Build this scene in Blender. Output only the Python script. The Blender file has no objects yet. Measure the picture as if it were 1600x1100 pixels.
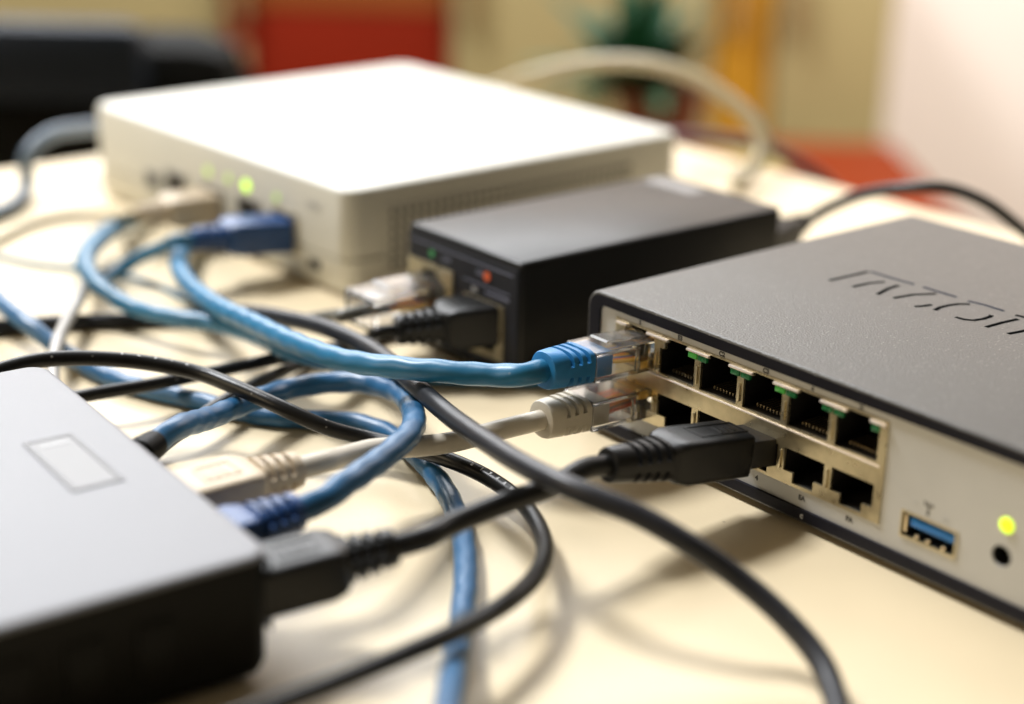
import bpy, bmesh, math, random
from mathutils import Vector, Matrix

S = 0.001                      # everything below is written in millimetres
scene = bpy.context.scene
COL = scene.collection
random.seed(7)

# ------------------------------------------------------------------ camera
cam_data = bpy.data.cameras.new('camera')
cam = bpy.data.objects.new('camera', cam_data)
COL.objects.link(cam)
scene.camera = cam
cam.matrix_world = Matrix(((0.999720, -0.023655, -0.000000, 0.000000), (0.008108, 0.342681, -0.939417, 0.000000), (0.022222, 0.939154, 0.342777, 0.167832), (0, 0, 0, 1)))
cam_data.lens = 58.2691
cam_data.sensor_fit = 'HORIZONTAL'
cam_data.sensor_width = 36
cam_data.clip_start = 0.01
cam_data.clip_end = 50
cam_data.dof.use_dof = True
cam_data.dof.focus_distance = 0.394
cam_data.dof.aperture_fstop = 4.9
cam_data.dof.aperture_blades = 0

# ------------------------------------------------------------------ light
world = bpy.data.worlds.new('World')
scene.world = world
world.use_nodes = True
bg = world.node_tree.nodes['Background']
bg.inputs[0].default_value = (1.0, 0.80, 0.54, 1)
bg.inputs[1].default_value = 0.13

def area_lamp(name, loc, target, sx, sy, watts, color):
    l = bpy.data.lights.new(name, 'AREA')
    l.shape = 'RECTANGLE'; l.size = sx; l.size_y = sy
    l.energy = watts; l.color = color
    o = bpy.data.objects.new(name, l)
    o.location = loc
    o.rotation_euler = (Vector(target) - Vector(loc)).to_track_quat('-Z', 'Y').to_euler()
    COL.objects.link(o)
    return o

area_lamp('window_light', (-1.05, 1.15, 1.80), (0, 0.42, 0), 0.5, 0.5, 79, (0.97, 0.98, 1.0))
area_lamp('back_window_light', (-0.42, 2.15, 1.05), (-0.15, 0.4, 0.3), 1.5, 1.5, 60, (0.94, 0.97, 1.0))
area_lamp('side_fill', (-1.9, -0.4, 1.0), (0, 0.4, 0), 1.0, 0.9, 14, (1.0, 0.80, 0.52))  # unseen warm fill added from the left for router face and shadows
area_lamp('wall_fill', (0.95, 1.45, 0.95), (0.75, 2.3, -0.3), 0.8, 0.4, 30, (1.0, 0.94, 0.90))  # unseen lamp added only to brighten the wall behind

scene.view_settings.view_transform = 'Standard'
scene.view_settings.look = 'None'
scene.view_settings.exposure = 0
scene.view_settings.gamma = 1

CABLE_PATHS = {
 'c1': (2.85, [(10.51, 372.0, 28.34), (7.42, 369.46, 28.5), (2.79, 365.66, 28.73), (-4.43, 368.3, 27.5), (-15.21, 371.05, 27.0), (-27.83, 375.92, 26.0), (-41.23, 385.32, 24.0), (-54.36, 400.72, 22.0), (-69.69, 424.89, 19.0), (-84.41, 448.71, 16.0), (-96.84, 475.04, 13.0), (-105.79, 500.43, 11.0), (-110.62, 528.56, 8.0), (-109.41, 551.17, 5.0), (-102.66, 563.27, 4.0)]),
 'c2': (2.5, [(-126.42, 597.52, 4.0), (-133.11, 589.69, 4.0), (-137.37, 572.4, 6.0), (-136.44, 531.59, 11.8), (-135.1, 503.34, 13.2), (-127.93, 480.57, 12.5), (-116.12, 469.73, 9.0), (-100.43, 458.43, 9.0), (-85.19, 451.78, 9.5), (-72.02, 438.49, 11.0), (-60.44, 419.8, 13.5), (-51.56, 417.49, 12.0), (-40.66, 429.48, 5.0), (-28.42, 432.11, 2.6), (-10.53, 431.3, 2.6), (9.1, 431.6, 2.6), (23.45, 433.55, 2.6)]),
 'c3': (2.8, [(-80.41, 336.45, 19.99), (-78.63, 340.0, 20.5), (-75.98, 345.32, 21.27), (-71.88, 368.12, 15.0), (-64.63, 390.3, 11.0), (-55.02, 403.75, 9.5), (-41.89, 406.57, 10.0), (-30.16, 396.22, 12.0), (-23.57, 370.32, 17.0), (-22.78, 346.61, 21.0), (-27.33, 331.07, 22.0), (-35.08, 312.2, 23.0), (-37.86, 308.15, 22.14), (-42.59, 304.52, 21.5), (-45.75, 302.1, 21.08)]),
 'c4': (2.6, [(-185.07, 513.48, 10.0), (-167.56, 490.63, 10.0), (-152.51, 466.7, 9.5), (-139.21, 449.63, 8.5), (-128.37, 442.26, 4.0), (-115.29, 429.33, 2.6), (-101.35, 418.47, 2.6), (-85.0, 410.12, 2.6), (-66.45, 400.45, 2.6), (-51.09, 397.9, 2.6), (-39.32, 396.46, 2.6), (-30.13, 388.94, 2.6), (-22.21, 373.93, 3.0), (-15.08, 355.99, 3.0), (-10.55, 335.76, 3.0), (-8.67, 314.37, 3.0), (-8.76, 294.19, 3.5), (-9.19, 272.08, 7.0), (-9.64, 248.58, 12.0), (-10.25, 227.05, 16.0)]),
 'c5': (2.2, [(-100.34, 514.06, 16.71), (-103.64, 511.83, 17.0), (-108.6, 508.47, 17.43), (-112.46, 514.02, 14.0), (-122.53, 516.18, 9.0), (-129.81, 514.86, 4.0), (-133.8, 505.6, 4.0), (-141.48, 518.21, 4.2), (-147.46, 547.74, 3.0), (-146.15, 574.66, 2.3), (-138.78, 588.28, 2.3)]),
 'c6': (1.9, [(-141.8, 546.45, 7.4), (-139.56, 519.94, 8.1), (-134.25, 497.02, 8.4), (-131.74, 479.0, 8.0), (-129.68, 455.45, 8.3), (-126.82, 434.36, 9.0), (-122.87, 414.32, 9.0), (-118.96, 400.4, 9.0)]),
 'c7': (0.9, [(-182.69, 543.4, 0.9), (-175.39, 540.96, 0.9), (-162.46, 533.78, 0.9), (-146.19, 529.24, 0.9), (-129.7, 522.67, 0.9), (-117.4, 514.57, 0.9), (-103.93, 498.92, 0.9), (-89.48, 479.95, 0.9)]),
 'c8': (2.4, [(-161.66, 457.58, 2.4), (-152.29, 463.96, 2.4), (-138.44, 469.05, 2.4), (-116.41, 473.61, 2.4), (-99.49, 476.39, 2.9), (-86.91, 471.8, 6.0), (-75.38, 460.24, 10.0), (-64.21, 447.65, 13.0), (-51.71, 434.49, 15.0), (-40.69, 421.24, 15.5), (-31.32, 400.76, 18.0), (-23.29, 377.95, 20.5), (-14.47, 355.37, 22.5), (-5.12, 332.72, 25.5), (4.53, 313.02, 28.0), (13.46, 302.39, 28.5), (26.0, 296.21, 26.0), (35.93, 291.84, 22.0), (46.0, 288.84, 16.0), (54.2, 282.51, 11.0), (59.5, 275.22, 7.0), (61.26, 264.46, 4.0), (59.29, 250.0, 2.6)]),
 'c9': (1.95, [(-134.75, 368.99, 20.0), (-125.07, 378.25, 22.0), (-115.85, 384.74, 22.5), (-103.92, 387.83, 22.0), (-91.56, 389.48, 20.5), (-78.57, 388.37, 18.5), (-66.2, 381.1, 17.0), (-55.95, 375.29, 15.0), (-44.81, 372.99, 11.0), (-35.58, 374.23, 8.0), (-24.25, 369.04, 7.8), (-14.66, 362.69, 7.8), (-5.33, 356.12, 6.5), (3.0, 343.57, 6.0), (7.62, 324.49, 7.0), (7.11, 305.57, 9.5), (1.76, 288.74, 11.5), (-7.18, 274.07, 13.0), (-17.21, 262.54, 14.0), (-27.6, 251.22, 15.0), (-37.35, 241.38, 16.0), (-47.67, 232.82, 16.0)]),
 'c10': (2.5, [(10.47, 372.69, 15.39), (7.34, 370.21, 15.5), (2.63, 366.49, 15.66), (-2.61, 364.41, 15.0), (-13.06, 359.15, 14.0), (-21.8, 354.43, 14.5), (-30.3, 349.33, 16.0), (-37.84, 337.73, 18.5), (-40.54, 329.37, 21.1), (-45.35, 325.79, 21.0), (-48.57, 323.41, 20.93)]),
 'c11': (2.4, [(24.41, 332.89, 21.0), (21.19, 330.56, 21.5), (16.36, 327.08, 22.25), (10.14, 319.94, 21.5), (-0.59, 311.54, 21.0), (-12.03, 300.85, 20.5), (-16.42, 294.69, 20.71), (-21.97, 292.51, 20.0), (-25.66, 291.06, 19.53)]),
 'c12': (1.8, [(-28.6, 434.13, 15.64), (-32.38, 432.83, 15.5), (-38.05, 430.88, 15.29), (-38.48, 435.55, 12.5), (-46.8, 437.86, 8.8), (-57.26, 434.93, 7.5), (-70.19, 425.85, 7.5), (-80.88, 416.9, 7.8), (-95.57, 405.12, 8.3), (-108.99, 398.14, 8.0), (-121.7, 395.65, 6.0)]),
 'c13': (1.7, [(-21.57, 475.7, 2.0), (-31.02, 471.47, 1.8), (-39.99, 463.36, 1.8), (-48.3, 451.7, 1.8), (-58.3, 442.47, 2.0), (-66.29, 422.64, 4.5), (-71.89, 403.98, 7.0), (-77.06, 390.87, 7.3), (-81.1, 381.91, 6.0), (-86.52, 376.45, 3.0), (-91.46, 362.99, 2.0)]),
 'c14': (1.9, [(-40.25, 446.21, 17.07), (-43.31, 443.64, 17.0), (-47.91, 439.78, 16.89), (-49.73, 449.19, 14.0), (-58.58, 460.92, 8.6), (-66.57, 463.83, 6.0), (-74.96, 468.7, 3.5), (-84.07, 477.13, 2.0), (-92.8, 482.8, 4.0), (-102.23, 501.13, 3.0), (-111.16, 527.76, 2.0), (-113.8, 542.35, 2.0)]),
 'c15': (2.9, [(-156.06, 726.25, 8.0), (-167.48, 690.67, 14.0), (-174.68, 656.19, 20.0), (-183.5, 636.73, 21.0), (-189.15, 625.87, 15.0), (-189.75, 625.21, 5.0), (-187.84, 599.34, 3.0), (-195.03, 576.41, 3.0)]),
 'c16': (1.4, [(-126.46, 552.84, 14.0), (-129.87, 550.75, 14.0), (-134.98, 547.61, 14.0), (-143.27, 573.41, 7.0), (-157.63, 593.03, 2.0), (-166.72, 591.36, 1.5), (-175.15, 579.24, 1.5), (-180.66, 558.79, 1.5), (-185.36, 538.14, 1.5)]),
 'c17': (2.0, [(95.64, 539.58, 19.09), (97.73, 542.99, 19.0), (100.86, 548.1, 18.86), (104.35, 546.54, 22.0), (113.86, 537.4, 30.0), (125.6, 525.38, 36.0), (138.37, 518.8, 38.0), (150.83, 517.47, 34.0), (164.98, 519.38, 24.0), (181.19, 532.52, 10.0), (186.73, 513.18, 3.0)]),
 'c18': (3.2, [(-14.36, 745.0, 20.58), (5.63, 735.0, 30.77), (38.71, 720.0, 40.5), (65.28, 705.0, 40.52), (86.16, 692.0, 32.61), (99.06, 682.0, 22.27), (102.0, 675.0, 13.1), (97.8, 668.0, 7.37), (89.02, 653.82, 3.2)]),
 'c19': (3.0, [(65.45, 690.0, 15.07), (82.89, 700.0, 12.42), (104.06, 712.0, 7.1), (123.1, 722.0, -2.26), (139.67, 730.0, -13.52), (153.69, 736.0, -28.23), (165.26, 742.0, -44.93)]),
}
PLUG_AXES = {
 'r_blue': ((33.25, 390.71, 27.2), (7.42, 369.46, 28.5)),
 'r_grey': ((33.25, 390.71, 14.6), (7.34, 370.21, 15.5)),
 'r_black': ((60.04, 358.62, 15.5), (21.19, 330.56, 21.5)),
 'l_black': ((-49.26, 281.79, 16.5), (-21.97, 292.51, 20.0)),
 'l_blue': ((-57.46, 293.13, 19.5), (-42.59, 304.52, 21.5)),
 'l_beige': ((-68.6, 308.53, 20.5), (-45.35, 325.79, 21.0)),
 'l_rear': ((-83.83, 329.6, 19.0), (-78.63, 340.0, 20.5)),
 'w_blue': ((-74.88, 531.3, 14.5), (-103.64, 511.83, 17.0)),
 'w_beige': ((-105.18, 565.9, 14.0), (-129.87, 550.75, 14.0)),
 'b_clear': ((-21.88, 461.61, 17.5), (-43.31, 443.64, 17.0)),
 'b_black': ((-5.5, 442.06, 16.5), (-32.38, 432.83, 15.5)),
 'b_rear': ((74.62, 505.25, 20.0), (97.73, 542.99, 19.0)),
}
ROUTER = (26.33, 394.31, -0.87517)
WHITEBOX = (-52.67, 502.89, 0.71917, 150.83, 168.42, 36.12)
INJECTOR = (1.83, 428.63, 0.69722, 104.96, 52.01, 36.55)
SWITCH = (-43.17, 275.08, 0.62615, 117.78, 27.05)
STROKES = [('d', [(21.21, 55.27), (21.7, 62.9), (21.97, 70.14)]), ('b', [(22.38, 70.73), (29.54, 70.56), (36.45, 71.05)]), ('d', [(28.37, 56.03), (28.89, 62.18), (30.42, 66.47)]), ('d', [(36.23, 56.3), (34.78, 62.36), (34.45, 67.08)]), ('d', [(40.61, 57.25), (41.75, 63.66), (44.7, 69.29)]), ('b', [(39.26, 71.14), (44.37, 71.09), (49.56, 71.27)]), ('d', [(48.08, 56.12), (49.15, 58.33), (49.71, 60.89)]), ('d', [(52.9, 57.9), (52.29, 60.57), (52.49, 64.06), (53.41, 67.15), (55.11, 69.17)]), ('b', [(53.18, 71.01), (58.0, 71.77), (63.53, 71.67)]), ('d', [(59.21, 57.66), (61.68, 58.02), (63.39, 59.39), (64.13, 62.11), (64.11, 64.83), (63.6, 66.36)]), ('d', [(68.28, 57.48), (68.57, 63.39), (69.3, 69.15)]), ('d', [(67.1, 71.24), (68.2, 71.57), (70.02, 71.69)]), ('d', [(74.44, 57.68), (75.09, 61.02), (75.63, 64.55)])]
CABINET = [(-990, -333.0, 80, 740, 'khaki_wood', 'khaki door'), (-333.0, -77.1, 80, 635.8, 'red_paint', 'red door'), (-333.0, -77.1, 637.2, 740, 'orange_paint', 'orange strip above the red door'), (-77.1, 221.4, 80, 740, 'khaki_wood', 'khaki door'), (221.4, 286.4, 80, 740, 'yellow_paint', 'narrow yellow door'), (286.4, 423, 80, 740, 'khaki_wood', 'khaki door')]


# ------------------------------------------------------------------ materials
def material(name, base, rough=0.5, metal=0.0, spec=0.5, var=0.0, var_scale=60, bump=0.0, bump_scale=900,
             emit=None, emit_strength=0.0, transmission=0.0, ior=1.45, coat=0.0, speck=None, dust=0.0, dust_color=(.75, .73, .68), dust_scale=420):
    m = bpy.data.materials.new(name)
    m.use_nodes = True
    nt = m.node_tree; n = nt.nodes; L = nt.links
    b = n['Principled BSDF']
    b.inputs['Base Color'].default_value = (*base, 1)
    b.inputs['Roughness'].default_value = rough
    b.inputs['Metallic'].default_value = metal
    b.inputs['Specular IOR Level'].default_value = spec
    b.inputs['IOR'].default_value = ior
    b.inputs['Transmission Weight'].default_value = transmission
    b.inputs['Coat Weight'].default_value = coat
    b.inputs['Coat Roughness'].default_value = 0.15
    if emit:
        b.inputs['Emission Color'].default_value = (*emit, 1)
        b.inputs['Emission Strength'].default_value = emit_strength
    tc = n.new('ShaderNodeTexCoord')
    col = None
    if var > 0:
        t = n.new('ShaderNodeTexNoise'); t.inputs['Scale'].default_value = var_scale; t.inputs['Detail'].default_value = 5
        L.new(tc.outputs['Object'], t.inputs['Vector'])
        r = n.new('ShaderNodeMapRange'); r.inputs[1].default_value = 0.3; r.inputs[2].default_value = 0.7
        r.inputs[3].default_value = 1 - var; r.inputs[4].default_value = 1 + var
        L.new(t.outputs['Fac'], r.inputs[0])
        mx = n.new('ShaderNodeMix'); mx.data_type = 'RGBA'; mx.blend_type = 'MULTIPLY'; mx.inputs[0].default_value = 1
        mx.inputs[6].default_value = (*base, 1)
        L.new(r.outputs[0], mx.inputs[7]); col = mx.outputs[2]
        rr = n.new('ShaderNodeMapRange'); rr.inputs[1].default_value = 0.3; rr.inputs[2].default_value = 0.7
        rr.inputs[3].default_value = max(0.02, rough - var * .3); rr.inputs[4].default_value = min(1, rough + var * .3)
        L.new(t.outputs['Fac'], rr.inputs[0]); L.new(rr.outputs[0], b.inputs['Roughness'])
    if speck or dust:
        # tiny pale grains painting the glints of the paint flakes, or specks of dust
        t2 = n.new('ShaderNodeTexVoronoi'); t2.inputs['Scale'].default_value = speck[1] if speck else dust_scale
        L.new(tc.outputs['Object'], t2.inputs['Vector'])
        r2 = n.new('ShaderNodeMapRange'); r2.inputs[1].default_value = 0.10 if dust_scale > 200 else 0.03; r2.inputs[2].default_value = 0.2 if dust_scale > 200 else 0.07
        r2.inputs[3].default_value = 1; r2.inputs[4].default_value = 0
        L.new(t2.outputs['Distance'], r2.inputs[0])
        sepc = n.new('ShaderNodeSeparateColor'); L.new(t2.outputs['Color'], sepc.inputs[0])
        gt = n.new('ShaderNodeMath'); gt.operation = 'GREATER_THAN'; gt.inputs[1].default_value = 0.45 if speck else (0.90 if dust_scale > 200 else 0.94)
        L.new(sepc.outputs[0], gt.inputs[0])
        ml = n.new('ShaderNodeMath'); ml.operation = 'MULTIPLY'
        L.new(r2.outputs[0], ml.inputs[0]); L.new(gt.outputs[0], ml.inputs[1])
        m2 = n.new('ShaderNodeMath'); m2.operation = 'MULTIPLY'; m2.inputs[1].default_value = speck[0] if speck else dust
        L.new(ml.outputs[0], m2.inputs[0])
        mx2 = n.new('ShaderNodeMix'); mx2.data_type = 'RGBA'
        L.new(m2.outputs[0], mx2.inputs[0])
        if col: L.new(col, mx2.inputs[6])
        else: mx2.inputs[6].default_value = (*base, 1)
        mx2.inputs[7].default_value = (*dust_color, 1)
        col = mx2.outputs[2]
    if col: L.new(col, b.inputs['Base Color'])
    if bump > 0:
        t3 = n.new('ShaderNodeTexNoise'); t3.inputs['Scale'].default_value = bump_scale; t3.inputs['Detail'].default_value = 3
        L.new(tc.outputs['Object'], t3.inputs['Vector'])
        bp = n.new('ShaderNodeBump'); bp.inputs['Strength'].default_value = bump; bp.inputs['Distance'].default_value = 0.0004
        L.new(t3.outputs['Fac'], bp.inputs['Height']); L.new(bp.outputs[0], b.inputs['Normal'])
    return m

M = {}
M['laminate'] = material('cream laminate', (0.70, 0.585, 0.39), 0.40, spec=1.0, var=0.05, var_scale=14, bump=0.10, bump_scale=900, dust=0.55, dust_color=(.25, .18, .09), dust_scale=130)
M['laminate_wear'] = None
M['edge_band'] = material('table edge', (0.70, 0.60, 0.42), 0.45)
M['steel_leg'] = material('grey steel', (0.3, 0.3, 0.3), 0.4, metal=0.8)
M['case_paint'] = material('grey powder coat', (0.068, 0.065, 0.058), 0.48, metal=0.15, var=0.10, var_scale=500, bump=0.5, bump_scale=1700, speck=(0.24, 850))
M['case_frame'] = material('dark slate paint', (0.012, 0.012, 0.017), 0.45, spec=0.12, var=0.12, var_scale=900, bump=0.15, bump_scale=2600)
M['panel_grey'] = material('light grey panel', (0.46, 0.46, 0.445), 0.5, var=0.03, var_scale=80, bump=0.04, bump_scale=1800)
M['port_metal'] = material('nickel port shield', (0.50, 0.435, 0.29), 0.30, metal=0.85, var=0.16, var_scale=260, bump=0.06, bump_scale=500)
M['port_lip'] = material('bright folded metal', (0.88, 0.80, 0.74), 0.30, metal=0.55)
M['cavity'] = material('black port cavity', (0.012, 0.011, 0.010), 0.55)
M['pins'] = material('brass pins', (0.75, 0.62, 0.42), 0.3, metal=1.0)
M['green_plastic'] = material('green light pipe', (0.015, 0.13, 0.045), 0.25, emit=(0.05, 0.5, 0.15), emit_strength=0.02, var=0.3, var_scale=900)
M['green_lit'] = material('lit green light pipe', (0.05, 0.30, 0.06), 0.25, emit=(0.2, 0.8, 0.10), emit_strength=0.08)
M['ink'] = material('dark grey ink', (0.05, 0.05, 0.05), 0.6)
M['pale_ink'] = material('pale ink', (0.45, 0.45, 0.45), 0.6)
M['blue_ink'] = material('slate ink', (0.14, 0.15, 0.21), 0.5)
M['engraving'] = material('painted groove shade', (0.006, 0.006, 0.006), 0.9, spec=0.0)
M['groove_blue'] = material('painted slate groove', (0.022, 0.026, 0.042), 0.9, spec=0.0)
M['groove_edge'] = material('groove edge glint', (0.26, 0.26, 0.29), 0.3, metal=0.5)  # pale colour for painted glints on groove edges, not assigned
M['usb_blue'] = material('usb blue', (0.01, 0.16, 0.50), 0.35)
M['led_lime'] = material('lime light', (0.6, 0.8, 0.02), 0.4, emit=(0.72, 1.0, 0.015), emit_strength=1.05)
M['led_lime_soft'] = material('soft lime light', (0.4, 0.6, 0.1), 0.4, emit=(0.60, 1.0, 0.02), emit_strength=1.7)
M['led_lime_dim'] = material('dim lime light', (0.5, 0.6, 0.3), 0.4, emit=(0.5, 0.9, 0.04), emit_strength=0.5)
M['led_orange'] = material('orange light', (0.5, 0.10, 0.03), 0.4, emit=(1.0, 0.13, 0.03), emit_strength=0.12)
M['led_green'] = material('green light', (0.05, 0.3, 0.1), 0.4, emit=(0.03, 0.3, 0.08), emit_strength=0.03)
M['black_plastic'] = material('satin black plastic', (0.006, 0.006, 0.0055), 0.45, spec=0.10, var=0.1, var_scale=200, bump=0.12, bump_scale=1500)
M['plug_black'] = material('moulded black plug', (0.008, 0.008, 0.008), 0.36, spec=0.30, var=0.1, var_scale=200, bump=0.10, bump_scale=1500)
M['injector_black'] = material('satin black case', (0.009, 0.009, 0.0085), 0.35, spec=0.22, var=0.10, var_scale=35, bump=0.06, bump_scale=1200)
M['injector_face'] = material('charcoal face', (0.022, 0.023, 0.028), 0.42, spec=0.2)
M['white_plastic'] = material('white plastic', (0.58, 0.57, 0.505), 0.42, var=0.02, var_scale=30)
M['silver_lid'] = material('silver lid', (0.175, 0.178, 0.192), 0.48, metal=0.05, var=0.04, var_scale=40, bump=0.12, bump_scale=1800)
M['badge_face'] = material('pale badge', (0.21, 0.21, 0.215), 0.5)
M['label_white'] = material('white label', (0.82, 0.82, 0.82), 0.35)
M['lid_rim'] = material('grey rim', (0.05, 0.048, 0.05), 0.4)
M['blue_jacket'] = material('blue cable jacket', (0.016, 0.145, 0.285), 0.38, var=0.10, var_scale=90, bump=0.10, bump_scale=600, dust=0.10)
M['deep_blue_jacket'] = material('deep blue cable jacket', (0.018, 0.098, 0.215), 0.37, var=0.12, var_scale=90, bump=0.10, bump_scale=600, dust=0.10)
M['teal_jacket'] = material('blue teal cable jacket', (0.018, 0.135, 0.25), 0.37, var=0.12, var_scale=90, bump=0.10, bump_scale=600)
M['bright_blue'] = material('bright blue boot', (0.016, 0.17, 0.40), 0.45, var=0.06, var_scale=200, bump=0.08, bump_scale=1200)
M['navy_boot'] = material('navy boot', (0.015, 0.06, 0.19), 0.38, var=0.08, var_scale=200, bump=0.08, bump_scale=1200)
M['black_jacket'] = material('black cable jacket', (0.008, 0.008, 0.008), 0.34, spec=0.3, var=0.12, var_scale=150, bump=0.10, bump_scale=900, dust=0.35)
M['slate_jacket'] = material('soft black cable jacket', (0.013, 0.014, 0.018), 0.40, spec=0.35, var=0.12, var_scale=150, bump=0.08, bump_scale=900, dust=0.12)
M['grey_jacket'] = material('warm grey cable jacket', (0.50, 0.455, 0.375), 0.42, var=0.06, var_scale=120, bump=0.06, bump_scale=900, dust=0.0)
M['cool_grey_jacket'] = material('dark grey cable jacket', (0.12, 0.12, 0.105), 0.36, var=0.1, var_scale=120)
M['mid_grey_jacket'] = material('mid grey cable jacket', (0.30, 0.29, 0.27), 0.33, var=0.1, var_scale=120)
M['steel_blue_jacket'] = material('grey blue cable jacket', (0.10, 0.14, 0.19), 0.38, var=0.1, var_scale=120)
M['beige_boot'] = material('beige moulding', (0.50, 0.41, 0.29), 0.45, var=0.04, var_scale=200, bump=0.06, bump_scale=1200)
M['grey_boot'] = material('warm grey boot', (0.47, 0.43, 0.35), 0.45, var=0.04, var_scale=200, bump=0.06, bump_scale=1200)
M['clear'] = material('clear polycarbonate', (1, 1, 1), 0.07, transmission=0.965, ior=1.50)
M['white_jacket'] = material('white cable jacket', (0.33, 0.28, 0.17), 0.4)
M['maroon_jacket'] = material('maroon cable jacket', (0.10, 0.02, 0.03), 0.4)
M['gold'] = material('gold contacts', (0.95, 0.62, 0.16), 0.22, metal=1.0)
M['wire_orange'] = material('orange wire', (0.75, 0.22, 0.02), 0.4)
M['wire_gold'] = material('yellow wire', (0.85, 0.50, 0.06), 0.35)
M['wire_blue'] = material('blue wire', (0.03, 0.12, 0.40), 0.4)
M['wire_brown'] = material('brown wire', (0.22, 0.09, 0.04), 0.4)
M['wire_red'] = material('red wire', (0.55, 0.07, 0.02), 0.4)
M['flat_strip'] = material('grey sticker', (0.16, 0.16, 0.16), 0.35)
M['wall_paint'] = material('pale wall paint', (0.80, 0.72, 0.655), 0.8, var=0.03, var_scale=2)
M['floor'] = material('beige floor', (0.45, 0.38, 0.28), 0.6, var=0.1, var_scale=3)
M['khaki_wood'] = material('khaki door', (0.33, 0.265, 0.12), 0.55, var=0.06, var_scale=6)
M['carcass'] = material('tan board', (0.33, 0.22, 0.10), 0.55, var=0.06, var_scale=6)
M['red_paint'] = material('red door', (0.19, 0.013, 0.003), 0.7, spec=0.1, var=0.06, var_scale=6)
M['orange_paint'] = material('orange trim', (0.35, 0.10, 0.02), 0.5)
M['yellow_paint'] = material('ochre yellow door', (0.42, 0.20, 0.010), 0.5, var=0.05, var_scale=6)
M['orange_seat'] = material('orange seat', (0.15, 0.020, 0.002), 0.8, spec=0.1, var=0.05, var_scale=6)
M['terracotta'] = material('dark red pot', (0.25, 0.06, 0.025), 0.6, var=0.1, var_scale=20)
M['leaf'] = material('dark green leaf', (0.014, 0.075, 0.03), 0.5, var=0.3, var_scale=20)
M['soil'] = material('soil', (0.05, 0.035, 0.02), 0.9)
M['stool_wood'] = material('olive stool', (0.30, 0.26, 0.08), 0.5)
M['chair_black'] = material('black upholstery', (0.006, 0.006, 0.005), 0.6, spec=0.1, bump=0.2, bump_scale=60)
M['chair_sheen'] = material('painted blue sheen', (0.012, 0.017, 0.026), 0.5, spec=0.2)

# ------------------------------------------------------------------ helpers
def add_obj(name, me, mat=None, parent=None, smooth=True):
    o = bpy.data.objects.new(name, me)
    COL.objects.link(o)
    if mat: me.materials.append(mat)
    if parent: o.parent = parent
    if smooth:
        for p in me.polygons: p.use_smooth = True
    return o

def bm_obj(name, bm, mat=None, parent=None, smooth=True, angle=35):
    bmesh.ops.remove_doubles(bm, verts=bm.verts, dist=1e-7)
    bmesh.ops.recalc_face_normals(bm, faces=bm.faces)
    if smooth:
        for e in bm.edges:
            if len(e.link_faces) == 2 and e.calc_face_angle(0) > math.radians(angle): e.smooth = False
    me = bpy.data.meshes.new(name)
    bm.to_mesh(me); bm.free()
    return add_obj(name, me, mat, parent, smooth)

def thing(name, label, cat, loc=(0, 0, 0), rz=0.0, group=None):
    o = bpy.data.objects.new(name, None)
    o.empty_display_size = 0.02
    COL.objects.link(o)
    o.location = Vector(loc) * S; o.rotation_euler = (0, 0, rz)
    o['label'] = label; o['category'] = cat
    if group: o['group'] = group
    return o

def add_box(bm, x0, x1, y0, y1, z0, z1, bev=0.0, seg=2):
    r = bmesh.ops.create_cube(bm, size=1)
    vs = r['verts']
    for v in vs:
        v.co = Vector((x0 + (v.co.x + .5) * (x1 - x0), y0 + (v.co.y + .5) * (y1 - y0), z0 + (v.co.z + .5) * (z1 - z0))) * S
    if bev > 0:
        es = list({e for v in vs for e in v.link_edges})
        bmesh.ops.bevel(bm, geom=es, offset=bev * S, segments=seg, affect='EDGES', profile=0.5)

def box(name, dims, mat, parent=None, bev=0.0, seg=2, smooth=True):
    bm = bmesh.new(); add_box(bm, *dims, bev=bev, seg=seg)
    return bm_obj(name, bm, mat, parent, smooth)

def rr_ring(u0, u1, z0, z1, r, n=6):
    """rounded rectangle outline in the u,z plane (counter-clockwise)"""
    pts = []
    for cx, cz, a0 in ((u1 - r, z0 + r, -90), (u1 - r, z1 - r, 0), (u0 + r, z1 - r, 90), (u0 + r, z0 + r, 180)):
        for i in range(n + 1):
            a = math.radians(a0 + 90 * i / n)
            pts.append((cx + r * math.cos(a), cz + r * math.sin(a)))
    return pts

def loft_rings(bm, rings, cap0=False, cap1=False, closed=True):
    loops = [[bm.verts.new(Vector(p) * S) for p in r] for r in rings]
    n = len(loops[0])
    for a, b in zip(loops, loops[1:]):
        for i in range(n):
            j = (i + 1) % n
            bm.faces.new((a[i], a[j], b[j], b[i]))
    if cap0: bm.faces.new(loops[0])
    if cap1: bm.faces.new(loops[-1])
    return loops

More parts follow.
